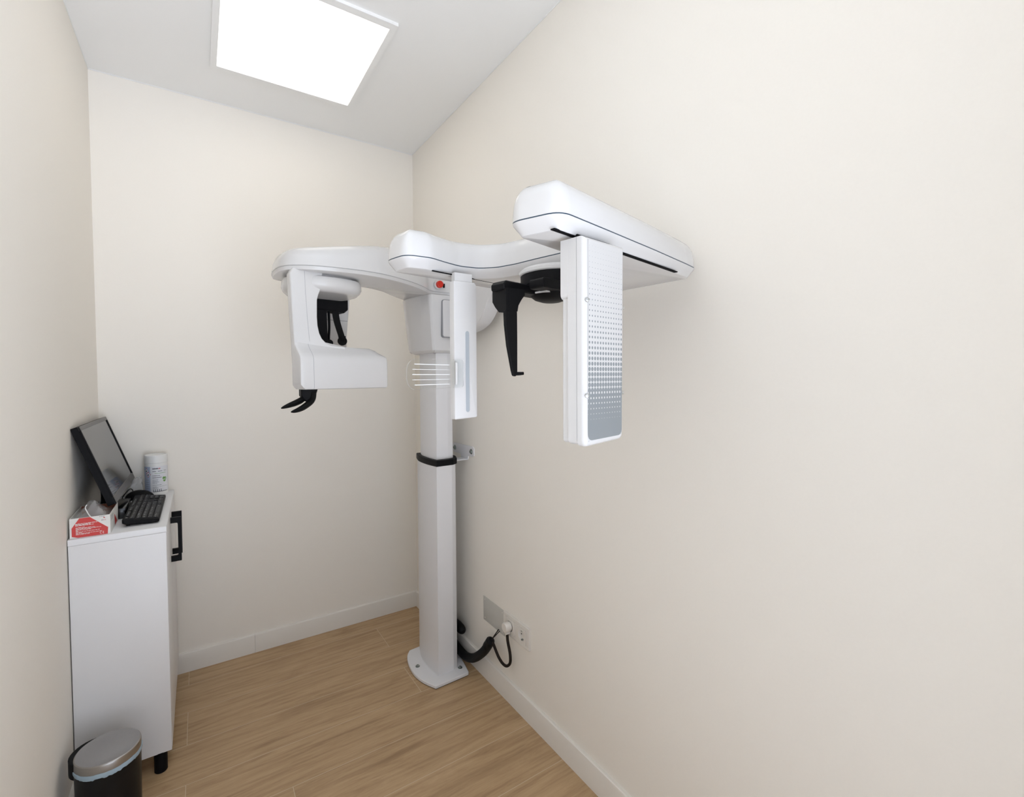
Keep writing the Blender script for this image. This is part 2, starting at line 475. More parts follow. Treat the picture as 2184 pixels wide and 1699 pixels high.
# wall bracket
bm = bmesh.new()
def plate_x(bm, x0, x1, poly):      # polygon in (y,z), extruded in x
    fr = lambda u, b, z: Vector((b, u, z))
    return prism_bm(fr, poly, [(x0, 0), (x1, 0)], bm)
plate_x(bm, -.0045, 0, fillet([(-.672, .937), (-.672, .968), (-.660, .976), (-.480, .974), (-.470, .966), (-.470, .938), (-.480, .931), (-.545, .931), (-.555, .912), (-.615, .912), (-.622, .931), (-.660, .931)], .003))
add_box(bm, (-.052, -.585, .9135), (.104, .056, .004), bevel=.001)
o = obj('wall_bracket', bm, M['pole'], X)
for y in (-.492, -.650):
    bm = lathe_bm((-.0045, y, .953), [(.012, 0), (.012, -.001)], 20, axis='X')
    lathe_bm((-.0055, y, .953), [(.0078, 0), (.0078, -.005), (.005, -.0062), (.0035, -.0062), (.003, -.002)], 6, axis='X', bm=bm)
    lab(obj('bolt', bm, M['zinc'], o), 'zinc hex bolt')
# carriage: tapered D-shaped housing
cp = arc_poly([(-.214, -.682), (-.234, -.61), (-.246, -.53), (-.240, -.46), (-.205, -.41)], [(-.05, -.41), (-.05, -.69), (-.100, -.690), (-.204, -.690)], [.02, .02, 0, .004])
def scaled(poly, z, k):
    return [(-.12+(p[0]+.12)*k, -.56+(p[1]+.56)*(1-(1-k)*.45)) for p in poly]
bm = bmesh.new(); prev = None; first = None
for z, k, d in ((1.384, .78, .022), (1.387, .80, .010), (1.395, .812, .002), (1.41, .822, 0), (1.50, .90, 0), (1.618, 1., 0), (1.622, 1., .002)):
    q = [Vector(p) for p in scaled(cp, z, k)]
    if area(q) < 0: q.reverse()
    q = inset_poly(q, d)
    vs = [bm.verts.new((p.x, p.y, z)) for p in q]
    if prev:
        for i in range(len(vs)): bm.faces.new((prev[i-1], prev[i], vs[i], vs[i-1]))
    else: first = vs
    prev = vs
bm.faces.new(list(reversed(first))); bm.faces.new(prev); bmesh.ops.recalc_face_normals(bm, faces=bm.faces)
car_o = obj('carriage', bm, M['plastic'], X)
fr = frame((-.19, -.692), 90)
obj('display_window', prism_bm(fr, fillet([(.029, 1.447), (.10, 1.447), (.10, 1.604), (.029, 1.604)], .012), [(.02, 0), (-.0025, 0), (-.004, .002)]), M['seamgrey'], car_o)
obj('display_cover', prism_bm(fr, fillet([(.0318, 1.4505), (.10, 1.4505), (.10, 1.6015), (.0318, 1.6015)], .010), [(.02, 0), (-.0045, 0), (-.006, .002)]), M['satin'], car_o)

# overhead arm
front = [(-.060, -.672), (-.134, -.674), (-.200, -.682), (-.250, -.735), (-.306, -.787), (-.377, -.838), (-.460, -.883), (-.53, -.902), (-.60, -.906), (-.661, -.902),
         (-.714, -.890), (-.755, -.868), (-.781, -.832), (-.792, -.78), (-.794, -.70)]
back = [(-.780, -.655), (-.72, -.635), (-.64, -.655), (-.56, -.680), (-.49, -.682), (-.40, -.632), (-.32, -.545), (-.25, -.475), (-.20, -.42), (-.05, -.40)]
arm = crom(front+back, 5)
def zt(h):
    def f(x, y):
        t = max(0, min(1, (x+.80)/.55)); t = t*t*(3-2*t)
        return 1.637+(.062+.068*t)*h
    return f
oa = obj('overhead_arm', shell_bm(arm, [(1.622, .010), (1.624, .004), (1.6345, .0005), (1.636, .0015), (1.6375, .0), (zt(.45), .004), (zt(.72), .012), (zt(.9), .026), (zt(1.), .05)]), M['plastic'], X)
obj('seam_line', shell_bm(arm, [(1.6346, -.0002), (1.6354, -.0002)], cap=False), M['seamgrey'], oa)
fr = frame((-.2, -.680), 92)
bm = lathe_bm(fr(.030, -.004, 1.664), [(.0180, -.006), (.0180, .001), (.0165, .002)], 32, rot=Matrix.Rotation(PI/2, 3, 'X'))
st = obj('button_ring', bm, M['satin'], oa)
bm = lathe_bm(fr(.031, -.006, 1.664), [(.0142, -.003), (.0147, .009), (.0139, .0125), (.0106, .014), (.0095, .0135), (.001, .0130)], 32, rot=Matrix.Rotation(PI/2, 3, 'X'))
lab(obj('emergency_button', bm, M['red'], oa), 'round red emergency button')
obj('button_marker', box(fr(.0545, -.001, 1.662), (.005, .008, .016)), M['black'], oa)

# rotating arm (C shape): rotator head, near stem with generator box, far stem
R = obj('rotating_arm', None or shell_bm(crom([(-.765, -.80), (-.70, -.862), (-.62, -.870), (-.54, -.835), (-.515, -.765), (-.522, -.69), (-.565, -.635), (-.65, -.605), (-.725, -.625), (-.765, -.70)], 6),
        [(1.5655, .034), (1.5662, .024), (1.570, .012), (1.578, .004), (1.587, 0), (1.604, .001), (1.611, .004), (1.614, .010), (1.6145, .03), (1.626, .03)]), M['plastic'], X)
fs = frame((-.765, -.875), 80)
stem = [(0.002, 1.610), (.006, 1.500), (.011, 1.40), (.015, 1.29), (.018, 1.262), (.040, 1.246), (.14, 1.246), (.176, 1.30), (.179, 1.3872), (.165, 1.3882), (.150, 1.3888), (.128, 1.3915), (.112, 1.398), (.099, 1.411), (.091, 1.428),
        (.086, 1.452), (.0845, 1.48), (.0855, 1.535), (.090, 1.552), (.098, 1.572), (.103, 1.592), (.105, 1.630), (.055, 1.634), (.012, 1.631)]
sp = fillet(stem, [.01, .01, .01, .01, .015, .015, .02, .01, .008, .01, .01, .01, .01, .01, .01, .01, .01, .01, .012, .012, .012, .006, .0, .012], 4)
obj('near_stem', prism_bm(fs, sp, [(.0, .0028), (.0015, .0009), (.004, 0), (.028, 0), (.034, .0012), (.036, .003)]), M['plastic'], R)
# thin vertical parting line on the stem
pl = [(.0450, 1.6335), (.0480, 1.55), (.0530, 1.46), (.058, 1.40)]
bm = bmesh.new()
for (a, b) in zip(pl, pl[1:]):
    quad(bm, [fs(a[0], -.0002, a[1]), fs(b[0], -.0002, b[1]), fs(b[0]+.0008, -.0002, b[1]), fs(a[0]+.0008, -.0002, a[1])])
obj('parting_line', bm, M['seamgrey'], R)
# generator box: profile in depth (b, z) swept along u, sloped right end
fb = frame((-.765, -.875), 76)
def gen_profile(u):
    t = u/.325
    zt_ = 1.352+.003*t
    return [(.026, 1.2465), (-.034, 1.2465), (-.040, 1.2485), (-.0425, 1.254), (-.0425, 1.335), (-.041, 1.346), (-.036, 1.355), (-.028, 1.364), (-.018, 1.373), (-.010, 1.382), (-.004, 1.391), (.0005, 1.402), (.004, 1.402), (.026, 1.398)]
bm = bmesh.new(); prev = first = None
sta = [(.0125, .006), (.013, .0036), (.015, .0016), (.019, .0003), (.026, 0), (.10, 0), (.18, 0), (.225, 0), (.27, 0), (.290, .0), (.312, .0), (.3185, .001), (.3215, .004), (.3225, .008)]
def clampz(u, z):
    # top falls off towards the right end
    lim = 1.41
    if u > .14: lim = 1.388
    if u > .14 and u <= .225: lim = 1.388-(u-.14)*.03
    if u > .225: lim = 1.3855-(u-.225)**1.6*.10
    if u > .285: lim = min(lim, 1.381-(u-.285)*.80)
    return max(min(z, lim), 1.2465+max(0., .028-u)**1.5*9.)
for u, d in sta:
    q = [Vector(p) for p in gen_profile(u)]
    if area(q) < 0: q.reverse()
    q = inset_poly(q, d)
    vs = [bm.verts.new(fb(u, p.x, clampz(u, p.y))) for p in q]
    if prev:
        for i in range(len(vs)): bm.faces.new((prev[i-1], prev[i], vs[i], vs[i-1]))
    else: first = vs
    prev = vs
bm.faces.new(list(reversed(first))); bm.faces.new(prev); bmesh.ops.recalc_face_normals(bm, faces=bm.faces)
obj('generator_box', bm, M['plastic'], R)
bm = bmesh.new()
pp = [p for p in gen_profile(0)][1:12]
for (a, b) in zip(pp, pp[1:]):
    da, db = .0003, .0003
    quad(bm, [fb(.0525, a[0]-da, a[1]+(.0002 if a[1] > 1.3 else -.0002)), fb(.0525, b[0]-db, b[1]+(.0002 if b[1] > 1.3 else -.0002)),
              fb(.0534, b[0]-db, b[1]+(.0002 if b[1] > 1.3 else -.0002)), fb(.0534, a[0]-da, a[1]+(.0002 if a[1] > 1.3 else -.0002))])
obj('box_parting_line', bm, M['seamgrey'], R)
ff = frame((-.57, -.585), 80)
obj('far_stem', prism_bm(ff, fillet([(-.06, 1.60), (-.06, 1.27), (.054, 1.27), (.055, 1.44), (.067, 1.56), (.07, 1.60)], .012), [(-.001, .004), (.003, 0), (.05, 0)]), M['satin'], R)
obj('far_stem_joint', prism_bm(ff, [(-.061, 1.5035), (.0575, 1.5035), (.0577, 1.5053), (-.061, 1.5053)], [(-.0018, 0), (.02, 0)]), M['seamgrey'], R)

# head support hanging inside the C
HS = obj('head_support', prism_bm(frame((-.6, -.67), 80), fillet([(-.11, 1.583), (.055, 1.583), (.066, 1.572), (.066, 1.536), (.05, 1.522), (.012, 1.527), (-.11, 1.527)], .008),
        [(-.012, .004), (-.008, 0), (.05, 0)]), M['black'], X)
fh = frame((-.6, -.67), 80)
obj('chin_rest_post', prism_bm(fh, [(-.055, 1.53), (-.0145, 1.53), (-.0125, 1.41), (-.014, 1.25), (-.055, 1.25)], [(-.01, .002), (-.008, 0), (.03, 0)]), M['black'], HS)
bm = tube_bm(crom([fh(.0, .01, 1.53), fh(.001, .01, 1.47), fh(-.0015, .01, 1.43), fh(-.0005, .01, 1.405)], 6, False), .0075, 10, flat=.6)
lathe_bm(fh(-.001, .005, 1.411), [(.011, -.008), (.0125, -.004), (.0125, .004), (.011, .008)], 24, bm=bm, rot=Matrix.Rotation(PI/2, 3, 'X'))
obj('temple_rest', bm, M['black'], HS)
bm = bmesh.new()
cl = crom([(.018, 1.535), (.024, 1.495), (.033, 1.463), (.041, 1.438), (.0445, 1.418)], 6, False)
vs = []
for i, c in enumerate(cl):
    w = .0115
    vs.append((bm.verts.new(fh(c[0]-w, -.006, c[1])), bm.verts.new(fh(c[0]+w, -.006, c[1])), bm.verts.new(fh(c[0]+w, 0, c[1])), bm.verts.new(fh(c[0]-w, 0, c[1]))))
for a, b in zip(vs, vs[1:]):
    for k in range(4): bm.faces.new((a[k-1], a[k], b[k], b[k-1]))
bm.faces.new(vs[0]); bm.faces.new(list(reversed(vs[-1]))); bmesh.ops.recalc_face_normals(bm, faces=bm.faces)
lathe_bm(fh(.0445, 0, 1.4195), [(.0145, -.002), (.0165, 0), (.0165, .009), (.0145, .011), (.006, .0112), (.005, .0095), (.001, .0095)], 32, bm=bm, rot=Matrix.Rotation(PI/2, 3, 'X'))
for s in (-1, 1): add_box(bm, fh(.0445+s*.0078, -.0105, 1.427), (.0022, .004, .022), rz=math.radians(10))
obj('temple_rest', bm, M['black'], HS)
# two hand grips below
fg = frame((-.7, -.74), 90)
bm = bmesh.new()
prism_bm(fg, fillet([(-.0165, 1.30), (.038, 1.30), (.038, 1.245), (.030, 1.220), (.0, 1.20), (-.0165, 1.222)], .006), [(-.014, .003), (-.010, 0), (.03, 0)], bm)
gh = obj('hand_grip_mount', bm, M['black'], HS)
g1 = crom([fg(-.002, .012, 1.232), fg(-.008, .008, 1.212), fg(-.030, -.002, 1.200), (fg(-.058, -.014, 1.191)), fg(-.080, -.022, 1.184)], 6, False)
n = len(g1); rad = [.0175*(1-(i/(n-1))**3.2)+.0032 for i in range(n)]
obj('hand_grip', tube_bm(g1, rad, 16, flat=.50), M['blackr'], HS)
g2 = crom([fg(.024, .0, 1.232), fg(.018, -.004, 1.206), fg(-.006, -.016, 1.187), fg(-.030, -.026, 1.176), fg(-.052, -.034, 1.171)], 6, False)
obj('hand_grip', tube_bm(g2, [r*1.05 for r in rad], 16, flat=.50), M['blackr'], HS)

# side arm carrying the head unit
sa = [(-.60, 1.44), (-.70, 1.452), (-.77, 1.465), (-.83, 1.474), (-.875, 1.488), (-.91, 1.511), (-.94, 1.541), (-.958, 1.566), (-1.0, 1.592), (-1.06, 1.594), (-1.16, 1.581), (-1.28, 1.55), (-1.39, 1.521), (-1.40, 1.60), (-1.1, 1.665), (-.60, 1.70)]
frx = lambda u, b, z: Vector((b, u, z))
obj('side_arm', prism_bm(frx, crom(sa[:13], 5, False)+[Vector(p) for p in sa[13:]], [(-.099, .004), (-.097, .001), (-.094, 0), (-.044, 0), (-.040, .003)]), M['satin'], X)

# head unit: S-shaped plan with two scanning plates
plan = [(-.553, -1.927), (-.422, -1.896), (-.249, -1.854), (-.100, -1.815), (-.038, -1.797),
        (-.050, -1.62), (-.052, -1.45), (-.06, -1.35), (-.2, -1.38), (-.38, -1.425), (-.674, -1.482), (-.656, -1.567), (-.600, -1.5695), (-.560, -1.551), (-.517, -1.535), (-.472, -1.5385), (-.441, -1.567),
        (-.424, -1.615), (-.412, -1.68), (-.399, -1.738), (-.405, -1.772), (-.435, -1.790), (-.592, -1.834)]
rads = [.032, 0, .3, .1, .034, .2, .2, .05, .05, .1, .035, .030, .04, .06, .06, .05, .05, .08, .1, .03, .03, .03, .030]
pu = fillet(plan, rads, 8)
unit = obj('scanning_head', shell_bm(pu, [(1.5085, .019), (1.5095, .015), (1.520, .0065), (1.5265, .0012), (1.5292, .0003), (1.5298, .0012), (1.5310, .0012), (1.5314, .0), (1.545, .0008), (1.558, .0025), (1.569, .0055), (1.578, .0105), (1.585, .0170), (1.589, .0240), (1.590, .028)]), M['plastic'], X)
lab(obj('seam_strip', shell_bm(pu, [(1.5294, .0006), (1.5312, .0006)], cap=False), M['seam'], unit), 'dark blue seam line')
dS = Vector((.974, .226, 0)).normalized(); aS = math.atan2(dS.y, dS.x)
for p0, p1 in (((-.590, -1.548), (-.36, -1.4935)), ((-.552, -1.9055), (-.135, -1.8125))):
    a, b = Vector((*p0, 1.5093)), Vector((*p1, 1.5093)); c = (a+b)/2
    obj('guide_slot', box(c, ((b-a).length, .0045 if p0[1] > -1.7 else .0085, .0022), rz=math.atan2(b.y-a.y, b.x-a.x), bevel=.0009, seg=2), M['slot'], unit)

# collimator panel
fc = frame((-.541, -1.553), 88)
CP = obj('collimator_panel', prism_bm(fc, fillet([(0, 1.191), (.0575, 1.194), (.0575, 1.488), (.053, 1.494), (0, 1.494)], .004), [(.0, .003), (.0012, .0008), (.003, 0), (.020, 0)]), M['satin'], X)
obj('hanger', prism_bm(fc, [(.004, 1.49), (.048, 1.49), (.048, 1.512), (.004, 1.512)], [(.004, 0), (.018, 0)]), M['satin'], CP)
def stadium(cx, z0, z1, r, n=12):
    return [(cx+r*math.cos(PI+PI*k/n), z0+r+r*math.sin(PI+PI*k/n)) for k in range(n+1)]+[(cx+r*math.cos(PI*k/n), z1-r+r*math.sin(PI*k/n)) for k in range(n+1)]
obj('slit_rim', prism_bm(fc, stadium(.0315, 1.2055, 1.3865, .0060), [(.01, 0), (-.0006, 0), (-.0012, .001)]), M['satin'], CP)
lab(obj('slit_window', prism_bm(fc, stadium(.0315, 1.2068, 1.3852, .0047), [(.01, 0), (-.0015, 0)]), M['bluegrey'], CP), 'pale blue vertical slit window')
# clear wrist plate with white lines
fw = frame((-.548, -1.556), 66)
WP = obj('wrist_plate', prism_bm(fw, fillet([(-.139, 1.2595), (.004, 1.2615), (.004, 1.3225), (-.139, 1.320)], [.035, .002, .002, .035], 8), [(-.0015, .0004), (-.0011, 0), (.0011, 0), (.0015, .0004)]), M['acrylic'], CP)
for k in range(5):
    z = 1.2695+k*.0102; x0 = -.118 if k in (0, 4) else -.124
    obj('printed_line', box(fw((x0-.012)/2, -.0017, z), (-.012-x0, .0006, .0014 if k % 2 == 0 else .0008), rz=math.radians(24)), M['whiteline'], WP)
bm = prism_bm(fc, fillet([(-.006, 1.262), (.020, 1.262), (.020, 1.322), (-.006, 1.322)], .006), [(-.004, .0006), (-.0032, 0), (-.0014, 0)])
hg = obj('wrist_plate_hinge', bm, M['acrylic'], CP)
bm = tube_bm([fc(.001, -.006, 1.268), fc(.001, -.006, 1.316)], .003, 10)
obj('hinge_pin', bm, M['satin'], CP)

# ear rod assembly
ED = obj('ear_rod_ring', lathe_bm((-.352, -1.680, 0), [(.075, 1.474), (.082, 1.474), (.0835, 1.476), (.0835, 1.498), (.080, 1.499)], 72), M['black'], X)
obj('ring_mount', lathe_bm((-.352, -1.680, 0), [(.0845, 1.4985), (.0868, 1.5005), (.0868, 1.506), (.080, 1.512)], 72), M['satin'], ED)
fe = frame((-.515, -1.700), 78)
obj('ear_rod_rail', prism_bm(fe, fillet([(-.004, 1.452), (.20, 1.452), (.20, 1.470), (.003, 1.470), (-.004, 1.463)], .004), [(-.013, .002), (-.011, 0), (.022, 0), (.024, .002)]), M['black'], ED)
fe2 = frame((-.455, -1.737), 82)
obj('ear_rod_rail', prism_bm(fe2, fillet([(-.001, 1.456), (.20, 1.456), (.20, 1.475), (-.001, 1.475)], .006), [(-.018, .001), (-.017, 0), (.02, 0)]), M['black'], ED)
obj('rail_plate', box((-.355, -1.698, 1.4550), (.15, .030, .003), rz=math.radians(12)), M['satin'], ED)
def ear_rod(dx, dy, mirror=False):
    P0 = (-.495+dx, -1.716+dy)
    f = frame(P0, 88)
    bm = bmesh.new()
    # head block: front face narrows in a curve to the blade
    prism_bm(f, [(-.012, 1.455), (.0265, 1.455), (.0265, 1.444), (.018, 1.434), (.011, 1.423), (.0085, 1.411), (-.012, 1.411)], [(0, 0), (.012, 0)], bm)
    fs_ = frame((P0[0]-.012, P0[1]), 0)
    prism_bm(fs_, [(0, 1.455), (.050, 1.455), (.050, 1.433), (.040, 1.422), (.026, 1.4105), (0, 1.408)], [(-.006, 0), (.006, 0)], bm)
    add_box(bm, (P0[0]+.006, P0[1]+.025, 1.450), (.034, .046, .010))
    # tapering blade
    bl = fillet([(-.0205, 1.412), (.0085, 1.412), (.0088, 1.36), (.0085, 1.292), (.0045, 1.2845), (-.001, 1.287), (-.004, 1.297), (-.0145, 1.345), (-.0195, 1.385)], .003, 3)
    prism_bm(f, bl, [(.0, .0015), (.0015, 0), (.007, 0), (.0085, .0015)], bm)
    o = obj('ear_rod', bm, M['black'], ED)
    s = tube_bm([f(.0, .004, 1.2905), f(.013, -.001, 1.2905), f(.020, -.003, 1.291)], [.004, .0034, .0030], 12)
    obj('ear_pin', s, M['black'], o)
ear_rod(0, 0)
bm = bmesh.new()
lathe_bm((-.385, -1.692, 0), [(.004, 1.4395), (.020, 1.4405), (.034, 1.445), (.043, 1.452), (.046, 1.456)], 40, bm=bm)
obj('nasal_support', bm, M['black'], ED)

# sensor housing with printed dots
fq = frame((-.507, -1.928), 81)
zb, ztop = 1.169, 1.5025
SH = obj('sensor_housing', prism_bm(fq, fillet([(0.001, zb+.004), (.106, zb+.009), (.108, ztop), (0, ztop)], [.012, .012, 0, 0], 6), [(.0, .010), (.0006, .0060), (.0025, .0026), (.0055, .0006), (.008, 0), (.0160, .0)]), M['plastic'], X)
obj('housing_seam', prism_bm(fq, fillet([(0.0018, zb+.005), (.105, zb+.010), (.107, ztop), (.0008, ztop)], [.012, .012, 0, 0], 6), [(.0155, 0), (.0172, 0)]), M['seamgrey'], SH)
obj('housing_back', prism_bm(fq, fillet([(0.001, zb+.006), (.106, zb+.011), (.108, ztop), (0, ztop)], [.012, .012, 0, 0], 6), [(.0168, 0), (.0345, 0), (.036, .002)]), M['plastic'], SH)
obj('housing_top_block', prism_bm(fq, fillet([(0, 1.408), (.106, 1.408), (.108, ztop), (0, ztop)], [.010, .010, 0, 0], 6), [(.034, 0), (.049, 0), (.051, .002)]), M['plastic'], SH)
obj('housing_rear_rib', prism_bm(fq, fillet([(.004, zb+.008), (.102, zb+.012), (.104, 1.412), (.004, 1.412)], [.008, .008, 0, 0], 6), [(.034, 0), (.047, 0), (.049, .002)]), M['plastic'], SH)
obj('housing_hanger', prism_bm(fq, [(.012, 1.495), (.098, 1.495), (.098, 1.511), (.012, 1.511)], [(.024, 0), (.030, 0)]), M['slot'], SH)
bm = bmesh.new(); uvl = bm.loops.layers.uv.new('UVMap')
du0, du1, dz0, dz1 = .0080, .1005, 1.1835, 1.4965
dp = fillet([(du0, dz0), (du1-.0015, dz0+.0025), (du1, dz1), (du0, dz1)], [.011, .011, 0, 0], 8)
f = bm.faces.new([bm.verts.new(fq(p[0], -.0004, p[1])) for p in dp])
for l, p in zip(f.loops, dp):
    l[uvl].uv = ((p[0]-du0)/(du1-du0)*13, (dz1-.004-p[1])/.00835)
bmesh.ops.recalc_face_normals(bm, faces=bm.faces)
lab(obj('dot_panel', bm, M['dots'], SH), 'grey halftone dot print fading upwards')
nq = fq(0, -1, 0)-fq(0, 0, 0)
for u, z in ((.0055, 1.4035), (.1030, 1.3995), (.0050, 1.2545), (.1020, 1.2570)):
    obj('screw', screw_bm(fq(u, -.0005, z), nq+ (fq(-.5 if u < .05 else .4, 0, 0)-fq(0, 0, 0)), .0034, .0012), M['steel'], SH)

# ------------------------------------------------------------------ cabinet
ZT = .806; CX = -1.105; CY0 = -.602; CY1 = -.004
C = thing('cabinet', 'narrow tall white melamine cabinet on black legs in the left back corner', 'cabinet', (-1.225, -.30, 0))
obj('worktop', box2((-W+.002, CY0, ZT-.0185), (CX+.0005, CY1, ZT), .0008, 2), M['cabtop'], C)
obj('body', box2((-W+.004, CY0+.001, .068), (CX-.019, CY1, ZT-.0190)), M['cabinet'], C)
obj('side_panel', box2((-W+.003, CY0, .066), (CX-.0005, CY0+.016, ZT-.0191), .0006, 2), M['cabinet'], C)
ym = (CY0+CY1)/2
for y0, y1, hy in ((CY0+.0165, ym-.0015, ym-.055), (ym+.0015, CY1-.001, ym+.035)):
    d = obj('door', box2((CX-.0175, y0, .066), (CX+.000, y1, ZT-.020), .0008, 2), M['cabinet'], C)
    bm = bmesh.new()
    pr = fillet([(CX, .783), (CX+.032, .783), (CX+.032, .620), (CX, .620), (CX, .640), (CX+.022, .640), (CX+.022, .763), (CX, .763)], [0, .0015, .0015, 0, 0, .005, .005, 0], 4)
    pr = [(p[0], p[1]-.012) for p in pr]
    prism_bm(lambda u, b, z: Vector((u, b, z)), pr, [(hy, 0), (hy+.012, 0)], bm)
    lab(obj('handle', bm, M['blackm'], d), 'black square bow handle')
for x, y in ((-1.137, -.585), (-1.137, -.035), (-1.32, -.585), (-1.32, -.035)):
    obj('leg', lathe_bm((x, y, 0), [(.0165, 0), (.0180, .002), (.0185, .067)], 28), M['blackm'], C)

# ------------------------------------------------------------------ monitor
MN = thing('monitor', 'black flat monitor switched off, tilted back against the left wall on the cabinet', 'monitor', (-1.30, -.27, ZT))
# local frame: v along +y, up along the tilted panel
pb = Vector((-1.2395, -.505, .8790)); pf = Vector((-1.2335, -.030, .8790)); ptn = Vector((-1.3255, -.505, 1.134))
ev = (pf-pb).normalized(); eu = (ptn-pb); eu = (eu-ev*eu.dot(ev)); mh = eu.length; eu.normalize(); en = ev.cross(eu).normalized()
if en.x < 0: en = -en
mw = (pf-pb).length
mp = lambda v, u, d: pb+ev*v+eu*u+en*d
def mprism(bm, v0, v1, u0, u1, d0, d1, mi=0, r=0.):
    fr = lambda a, b, z: mp(a, z, b)
    pl = [(v0, u0), (v1, u0), (v1, u1), (v0, u1)]
    if r: pl = fillet(pl, r, 4)
    return prism_bm(fr, pl, [(d0, .001), (d0+.001, 0), (d1-.001, 0), (d1, .001)], bm)
bm = bmesh.new(); mprism(bm, 0, mw, 0, mh, -.022, -.003, r=.004)
obj('housing', bm, M['black'], MN)
for a in ((0, mw, 0, .024), (0, mw, mh-.014, mh)):
    bm = bmesh.new(); mprism(bm, *a, -.004, 0); obj('bezel', bm, M['bezel'], MN)
for a in ((0, .010, .0, mh), (mw-.012, mw, .02, mh-.012)):
    bm = bmesh.new(); mprism(bm, *a, -.004, .0004); obj('side_bezel', bm, M['black'], MN)
bm = bmesh.new(); quad(bm, [mp(.010, .024, -.0022), mp(mw-.012, .024, -.0022), mp(mw-.012, mh-.014, -.0022), mp(.010, mh-.014, -.0022)])
bmesh.ops.recalc_face_normals(bm, faces=bm.faces)
obj('screen', bm, M['screen'], MN)
bm = bmesh.new(); mprism(bm, .12, .36, .05, .19, -.040, -.020, r=.02)
obj('back_cover', bm, M['black'], MN)
bm = tube_bm(crom([mp(.235, .10, -.035), mp(.235, .05, -.045), Vector((-1.292, -.27, .86)), Vector((-1.297, -.27, ZT+.004))], 5, False), .017, 14)
obj('stand_neck', bm, M['black'], MN)
obj('stand_foot', box((-1.303, -.275, ZT+.004), (.062, .20, .008), bevel=.003), M['black'], MN)

# ------------------------------------------------------------------ small black case
o = obj('computer_case', box2((-1.262, -.418, ZT), (-1.2265, -.255, ZT+.036), .0015, 2), M['gloss'])
tag(o, 'small black box standing under the monitor edge, between the carton and the keyboard', 'computer case')

# ------------------------------------------------------------------ carton of clear film
CT = thing('carton', 'open white carton with a red printed panel, on the near corner of the cabinet', 'carton', (-1.29, -.51, ZT))
x0, x1, y0, y1, z0, z1 = -1.339, -1.245, -.592, -.425, ZT, ZT+.060
bm = bmesh.new()
t = .0015
for a, b in (((x0, y0, z0), (x1, y0+t, z1)), ((x0, y1-t, z0), (x1, y1, z1+.001)), ((x0, y0+t, z0), (x0+t, y1-t, z1)), ((x1-t, y0+t, z0), (x1, y1-t, z1)), ((x0+t, y0+t, z0), (x1-t, y1-t, z0+t))):
    c = [(p+q)/2 for p, q in zip(a, b)]; s = [abs(p-q) for p, q in zip(a, b)]
    add_box(bm, c, s)
obj('box', bm, M['card'], CT)
bm = bmesh.new()
quad(bm, [(x0+.002, y1-.0025, z0+.01), (x1-.002, y1-.0025, z0+.01), (x1-.002, y1-.0025, z1+.001), (x0+.002, y1-.0025, z1+.001)])
obj('inner_flap', bm, M['cardin'], CT)
# red polygon and text lines on the face towards the camera
bm = bmesh.new(); wv, hv = x1-x0, z1-z0
P = lambda u, v, d=.0003: Vector((x0+u*wv, y0-d, z0+v*hv))
red = [(.05, .10), (.20, .02), (.93, .02), (.945, .36), (.90, .42), (.50, .99), (.24, .99), (.05, .52)]
f = bm.faces.new([bm.verts.new(P(*p)) for p in red]); f.material_index = 0
rr = random.Random(3)
def words(bm, fn, u0, u1, v, h, mi, wl=(.03, .09), gap=.012):
    u = u0
    while u < u1-wl[0]*.9:
        w = min(rr.uniform(*wl), u1-u)
        hh = h*rr.uniform(.75, 1.05)
        quad(bm, [fn(u, v), fn(u+w, v), fn(u+w, v+hh), fn(u, v+hh)], mi); u += w+gap
P2 = lambda u, v: P(u, v, .0006)
for v, u1_ in ((.70, .68), (.655, .52), (.61, .59)): words(bm, P2, .14, u1_, v, .03, 1)
for v, u1_ in ((.52, .40), (.475, .63), (.43, .80), (.385, .52), (.34, .21), (.30, .73), (.255, .30), (.21, .80), (.165, .50)): words(bm, P2, .15, u1_, v, .022, 1)
vs, fs_ = text_mesh('C E', 1.); put_mesh(bm, vs, fs_, lambda v: P(.73+v.x*.075, .075+v.y*.17, .0006), 1)
# small red and grey logo, top right
vs, fs_ = text_mesh('dnt', 1.)
for i, ch in enumerate(('d', 'n', 't')):
    vs, fs_ = text_mesh(ch, 1.); put_mesh(bm, vs, fs_, lambda v, i=i: P(.775+i*.048+v.x*.085, .735+v.y*.10, .0006), 2 if i else 3)
for k in range(3):
    a = math.radians(20+k*38)
    c = (.845+.018*math.cos(a), .86+.03*math.sin(a))
    bm.faces.new([bm.verts.new(P(c[0]+.016*math.cos(2*PI*j/8+.3), c[1]+.022*math.sin(2*PI*j/8), .0005+.0001*k)) for j in range(8)]).material_index = 2
words(bm, P2, .73, .88, .945, .018, 3, (.03, .05))
obj('printed_panel', bm, [M['cardred'], M['card'], M['inkred'], M['ink']], CT)
bm = bmesh.new()
Q = lambda u, v, d=.0004: Vector((x1+d, y0+u*(y1-y0), z0+v*hv))
bm.faces.new([bm.verts.new(Q(*p)) for p in ((.50, .70), (.86, .08), (.56, .04))]).material_index = 0
for k in range(4): words(bm, lambda u, v: Q(u, v), .06, .40, .62+.075*k, .022, 1, (.05, .12), .02)
obj('side_print', bm, [M['cardred'], M['ink']], CT)
